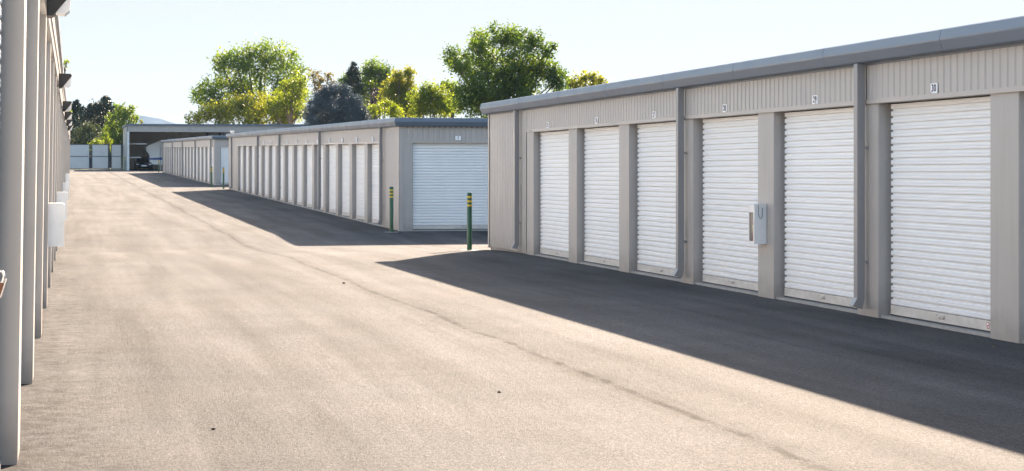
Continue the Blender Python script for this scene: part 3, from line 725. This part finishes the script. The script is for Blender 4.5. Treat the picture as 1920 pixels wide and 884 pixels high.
# ------------------------------------------------------------------ trees
def leaves_mesh(name, C, size, m, parent, slender=1.0, droop=0):
    """C: Nx3 leaf centres; one small folded quad per leaf"""
    n = len(C); rs = np.random.RandomState(len(C) % 9973)
    d1 = rs.normal(size=(n, 3)); d1 /= np.linalg.norm(d1, axis=1)[:, None]
    if droop: d1[:, 2] -= droop; d1 /= np.linalg.norm(d1, axis=1)[:, None]
    d2 = np.cross(d1, rs.normal(size=(n, 3))); d2 /= np.linalg.norm(d2, axis=1)[:, None] + 1e-9
    s_ = size * rs.uniform(.6, 1.35, (n, 1)); a = d1 * s_; c_ = d2 * s_ * .62 * slender
    V = np.empty((n, 4, 3)); V[:, 0] = C - a; V[:, 1] = C + c_ * .9 + a * .05; V[:, 2] = C + a; V[:, 3] = C - c_
    me = bpy.data.meshes.new(name); me.vertices.add(4 * n); me.vertices.foreach_set('co', V.reshape(-1).astype(np.float32))
    me.loops.add(4 * n); me.loops.foreach_set('vertex_index', np.arange(4 * n, dtype=np.int32))
    me.polygons.add(n); me.polygons.foreach_set('loop_start', np.arange(0, 4 * n, 4, dtype=np.int32)); me.polygons.foreach_set('loop_total', np.full(n, 4, dtype=np.int32))
    me.materials.append(m); me.update(calc_edges=True)
    return link(name, me, parent)
def tree(name, label, Y, lobes, leaf, m, dens=1.0, trunk_px=None, group='trees beyond the storage yard', cat='tree', depth=1.0, open_=.5, slender=1.0, limbs=True):
    """lobes in photo coordinates (px, py, r_px) at distance Y give where foliage masses stand; each is scattered in 3D"""
    rs = np.random.RandomState(abs(hash(label)) % 1 + int(lobes[0][0]) * 7 + len(lobes))
    cx = trunk_px if trunk_px else sum(l_[0] for l_ in lobes) / len(lobes)
    base, s0 = px_at(cx, 300, Y); gz_ = terr(Y) - .03
    root = empty(name, (base.x, Y, gz_)); tag(root, label, cat, group); O = Vector((base.x, Y, gz_))
    pts = []; cen = []
    spread = (max(l_[0] for l_ in lobes) - min(l_[0] for l_ in lobes)) * s0 * .32 * depth
    for (lx, ly, lr) in lobes:
        c_, s_ = px_at(lx, ly, Y); r = lr * s_; off = rs.uniform(-1, 1) * spread
        c_ = Vector((c_.x, Y + off, c_.z)) - O; cen.append((c_, r))
        area = math.pi * r * r; r *= 1.24; n = int(dens * area * 6.0 / (leaf * leaf * 1.25)); nc = max(9, int(34 * dens ** .5))
        u = rs.normal(size=(nc, 3)); u /= np.linalg.norm(u, axis=1)[:, None]; cc = u * (r * rs.uniform(open_ * .6, .95, (nc, 1))) * np.array([1, 1, .9])
        rr = r * rs.uniform(.20, .40, nc)
        idx = rs.randint(0, nc, n); q = rs.normal(size=(n, 3)) * .62
        P_ = cc[idx] + q * rr[idx][:, None]
        pts.append(P_ + np.array(c_))
    pts = np.concatenate(pts)
    leaves_mesh('crown', pts, leaf * .85, m, root, slender)
    # trunk and limbs
    top = max(c_.z for c_, r in cen); low_ = min(c_.z - r for c_, r in cen); H_ = top
    b = MB(); tr = max(.07, H_ * .024); fork = max(.6, min(low_ + (top - low_) * .25, H_ * .45))
    b.tube([(0, 0, -.1), (tr * .3, 0, fork * .5), (0, 0, fork), (tr, tr, fork + (H_ - fork) * .6)], [tr * 1.3, tr, tr * .8, tr * .3], 8)
    if limbs:
        for c_, r in cen:
            st = Vector((0, 0, fork * rs.uniform(.8, 1.1))); mid_ = st.lerp(c_, .5) + Vector((rs.uniform(-.3, .3), rs.uniform(-.3, .3), -.1 * (c_ - st).length))
            b.tube([st, mid_, c_], [tr * .5, tr * .32, tr * .12], 6)
            for q in range(4):
                e = c_ + Vector(rs.normal(size=3)).normalized() * r * .8; b.tube([c_.lerp(mid_, .25), c_.lerp(e, .55) + Vector((0, 0, .1 * r)), e], [tr * .13, tr * .08, tr * .03], 5)
    b.build('trunk', M['bark'], root)
    return root
def conifer(label, Y, cx, top_py, wpx, leaf, m, dens=1.0, rounded=.0, base_h=.3):
    base, s_ = px_at(cx, top_py, Y); gz_ = terr(Y) - .03; H_ = base.z - gz_; Rm = wpx * s_ / 2
    root = empty('conifer', (base.x, Y, gz_)); tag(root, label, 'tree', 'trees beyond the storage yard')
    rs = np.random.RandomState(int(cx)); pts = []; b = MB(); b.tube([(0, 0, -.1), (0, 0, H_ * .98)], [H_ * .02, .015], 8)
    nb = int(dens * 26 * H_)
    for i in range(nb):
        f_ = rs.uniform(0, 1) ** .8; z = base_h + (H_ - base_h) * f_
        prof = (1 - f_) ** (.62 if rounded == 0 else .30) if f_ > .12 else (.7 + 2.5 * f_)
        a = rs.uniform(0, 2 * math.pi); rl = Rm * prof * rs.uniform(.72, 1.08) + .1
        tip = np.array([math.cos(a) * rl, math.sin(a) * rl, z - rl * .12 + rl * rs.uniform(-.05, .22)])
        st = np.array([0, 0, z - rl * .1]); n = int(14 + 34 * rl)
        tt = rs.uniform(.25, 1.05, n) ** .7; P_ = st + (tip - st) * tt[:, None] + rs.normal(size=(n, 3)) * (.09 + .07 * rl) * np.array([1, 1, .7])
        pts.append(P_)
        if i % 6 == 0: b.tube([st, tip], [.03, .008], 4)
    leaves_mesh('crown', np.concatenate(pts), leaf, m, root, .45)
    b.build('trunk', M['bark'], root); return root

G, LT, YL = M['leaf_green'], M['leaf_light'], M['leaf_yellow']
tree('broadleaf_tree', 'big spreading green tree left of centre with sky showing between its limbs', 243,
     [(500,98,27),(532,112,25),(462,105,22),(440,118,24),(412,118,22),(556,140,24),(490,135,32),(430,150,30),(385,168,24),(375,185,16),(400,195,24),(525,155,28),(560,172,20),(455,185,28),(470,165,22),(500,188,30),(540,190,26)], .19, G, .85, 485, depth=.8, open_=.55)
tree('leafy_bush', 'broad yellow-green bush mass under the big left tree behind the carport', 228,
     [(362,224,14),(385,216,18),(415,210,20),(445,203,24),(480,202,26),(515,204,26),(545,212,24),(470,225,24),(420,228,18),(530,230,20)], .17, LT, 1.1, depth=.5, limbs=True)
tree('broadleaf_tree', 'golden green tree glowing in the sun between the big left tree and the blue spruce', 225,
     [(562,150,16),(548,168,20),(565,178,15),(545,192,22),(560,212,18),(525,185,18),(535,160,12),(510,205,16)], .17, YL, .8, 545, depth=.8)
tree('broadleaf_tree', 'thin rusty leaved treetop just above the blue spruce', 250, [(600,150,13),(616,142,10),(588,140,12),(622,155,9),(596,165,16)], .18, M['leaf_rust'], .45, 602, open_=.3)
tree('conifer', 'rounded blue spruce in front of the trees at centre left', 165,
     [(628,166,12),(612,172,12),(645,172,12),(598,184,13),(622,182,16),(650,186,14),(665,190,11),(586,198,12),(606,200,16),(634,202,18),(660,206,16),(677,210,11),(580,214,13),(600,220,18),(628,224,18),(656,226,18),(680,226,12),(585,232,14),(616,240,18),(650,242,18)],
     .085, M['leaf_blue'], 3.4, 628, depth=.5, open_=.7, slender=.45, limbs=True)
conifer('dark pointed fir behind the blue spruce', 235, 662, 117, 84, .14, M['leaf_dark'], 1.1)
tree('broadleaf_tree', 'round topped green tree behind the dark fir at centre', 240, [(702,130,20),(688,140,17),(722,138,15),(700,155,22),(716,160,18),(650,150,12),(640,155,9),(690,178,20),(665,175,20),(645,170,12)], .18, M['leaf_deep'], 1.2, 702)
tree('broadleaf_tree', 'airy light green tree with two upright tops at centre', 205, [(766,138,12),(745,140,12),(765,155,14),(738,160,15),(752,172,20),(770,180,18),(735,190,20),(760,203,22),(780,200,18),(750,158,16),(725,175,16)], .15, LT, 1.3, 752, open_=.35)
tree('leafy_bush', 'small dull purple leaved bush among the centre trees', 212, [(710,178,12),(718,190,12),(703,190,10)], .14, M['leaf_purple'], 1.0, 710)
tree('leafy_bush', 'olive grey bush at the right side of the blue spruce', 190, [(680,198,15),(676,213,14),(690,210,12)], .12, M['leaf_olive'], 1.0)
tree('leafy_bush', 'low golden bush right of the blue spruce above the middle roof', 172, [(697,205,12),(715,208,13),(733,205,14),(745,213,14),(718,195,8)], .13, YL, 1.0)
tree('broadleaf_tree', 'rounded golden yellow tree left of the tallest tree', 182, [(808,172,18),(790,185,20),(828,180,17),(815,198,24),(785,207,18),(838,203,16),(842,188,10)], .14, YL, 1.35, 812)
tree('broadleaf_tree', 'dull green tree wedged between the golden tree and the tallest tree', 200, [(838,160,11),(850,165,12),(846,182,16),(826,166,9),(850,200,16),(835,205,14)], .15, G, 1.1, 845)
tree('broadleaf_tree', 'low dark green tree filling the gap behind the olive and purple bushes', 262, [(660,200,18),(690,195,18),(720,200,20),(752,205,18),(785,208,16)], .18, G, 1.2, 705)
tree('broadleaf_tree', 'tallest dense green tree rising behind the near building corner', 150,
     [(940,68,24),(912,72,20),(968,72,22),(992,80,20),(888,92,18),(858,105,18),(848,128,15),(880,118,28),(925,110,32),(972,112,32),(1010,100,15),(1028,90,9),(1020,135,22),(1050,142,14),(890,155,34),(940,155,38),(990,155,30),(868,190,30),(920,195,34),(1032,160,20),(970,180,30),(1000,130,26),(955,140,30),(900,185,30)], .125, M['leaf_deep'], 1.15, 945, depth=.9, open_=.5)
tree('broadleaf_tree', 'small yellow-green treetop peeking over the near roof', 160, [(1078,152,12),(1095,145,12),(1112,146,11),(1130,153,10),(1090,160,14),(1115,162,14),(1068,160,10)], .13, LT, 1.0, 1098)
# left group behind the gates
conifer('tall dark fir at the far left behind the gates', 258, 143, 188, 66, .15, M['leaf_dark'], 1.6)
conifer('dark fir behind the middle gate panel', 262, 171, 196, 74, .15, M['leaf_dark'], 1.6)
conifer('tallest dark fir left of the carport', 266, 198, 181, 84, .15, M['leaf_dark'], 1.8)
conifer('dark fir behind the leafy tree beside the carport', 270, 222, 205, 60, .15, M['leaf_dark'], 1.6)
tree('broadleaf_tree', 'dark blue-green rounded tree between the firs on the left', 252, [(160,215,14),(180,206,13),(193,200,13),(208,204,12),(176,232,18),(205,235,18),(150,240,16)], .17, M['leaf_dark'], 1.2, 182)
tree('broadleaf_tree', 'bright green leafy tree overhanging the carport corner', 236, [(226,206,11),(238,213,12),(212,220,11),(246,207,8),(252,222,9),(230,228,17),(208,240,15),(232,250,18),(215,264,16),(243,265,15),(198,262,12),(222,285,18)], .17, G, 1.05, 226)
tree('leafy_bush', 'shaggy olive green pine behind the leftmost gate panel', 226, [(166,238,11),(153,250,13),(175,250,13),(146,266,13),(165,268,15),(184,266,12),(160,282,14)], .13, M['leaf_olive'], 1.1)
tree('leafy_bush', 'low yellow-green shrub showing over the middle gate panel', 220, [(178,268,7),(188,270,7),(170,273,5),(182,280,10)], .12, YL, 1.0)
tree('young_tree', 'slim bright yellow young tree behind the middle gate panel', 215, [(200,252,4),(199,260,6),(204,266,7),(196,270,7),(201,280,8)], .10, YL, .9)
tree('broadleaf_tree', 'small leafy sprig poking up over the carport roof', 224, [(265,228,3.5),(263,234,4),(266,242,5)], .12, LT, .8)
tree('broadleaf_tree', 'wispy tree whose twigs stick out past the left roof edge', 120, [(112,122,14),(124,117,5),(122,128,6),(108,145,14),(118,165,8)], .09, YL, .28, 100, open_=.2)
tree('leafy_bush', 'golden leafy twig jutting out beside the left wall lights', 150, [(126,205,5),(131,208,4),(118,212,8),(112,230,12)], .09, YL, .8, 112)

# ------------------------------------------------------------------ small debris on the asphalt
def stone(X, Y, s_, label, m=M['stone']):
    bm = bmesh.new(); bmesh.ops.create_icosphere(bm, subdivisions=1, radius=s_); rnd = random.Random(int(X * 100))
    for v in bm.verts: v.co *= rnd.uniform(.7, 1.25); v.co.z *= .6
    me = bpy.data.meshes.new('pebble'); bm.to_mesh(me); bm.free(); me.materials.append(m)
    tag(link('pebble', me, None, (X, Y, s_ * .4)), label, 'pebble', 'dark pebbles on the asphalt')
stone(.91, 12.02, .016, 'dark pebble on the bright asphalt near the lower left')
stone(3.13, 13.53, .014, 'dark pebble on the asphalt near the bottom centre')
stone(3.955, 27.19, .022, 'dark pebble beside the long seam in the asphalt')
b = MB(); b.add([(0, 0, .004), (.03, .012, .016), (.05, .045, .006), (.012, .03, .014)], [(0, 1, 2, 3)])
tag(b.build('fallen_leaf', M['leaf_rust'], None, (8.4, 15.9, .002)), 'pale fallen leaf on the shaded asphalt near shutter 30', 'leaf')

# ------------------------------------------------------------------ thin summer haze
hb = MB(); hb.box(-3600, 4200, -62, 7100, -8, 330)
hm = bpy.data.materials.new('haze_air'); hm.use_nodes = True; ht = hm.node_tree; ht.nodes.clear()
ho = ht.nodes.new('ShaderNodeOutputMaterial'); hv = ht.nodes.new('ShaderNodeVolumePrincipled')
hv.inputs['Color'].default_value = (.52, .72, 1, 1); hv.inputs['Density'].default_value = .00006; hv.inputs['Anisotropy'].default_value = .0
ht.links.new(hv.outputs[0], ho.inputs['Volume'])
tag(hb.build('haze', hm), 'thin pale haze fading the mountains', None, None, 'stuff')
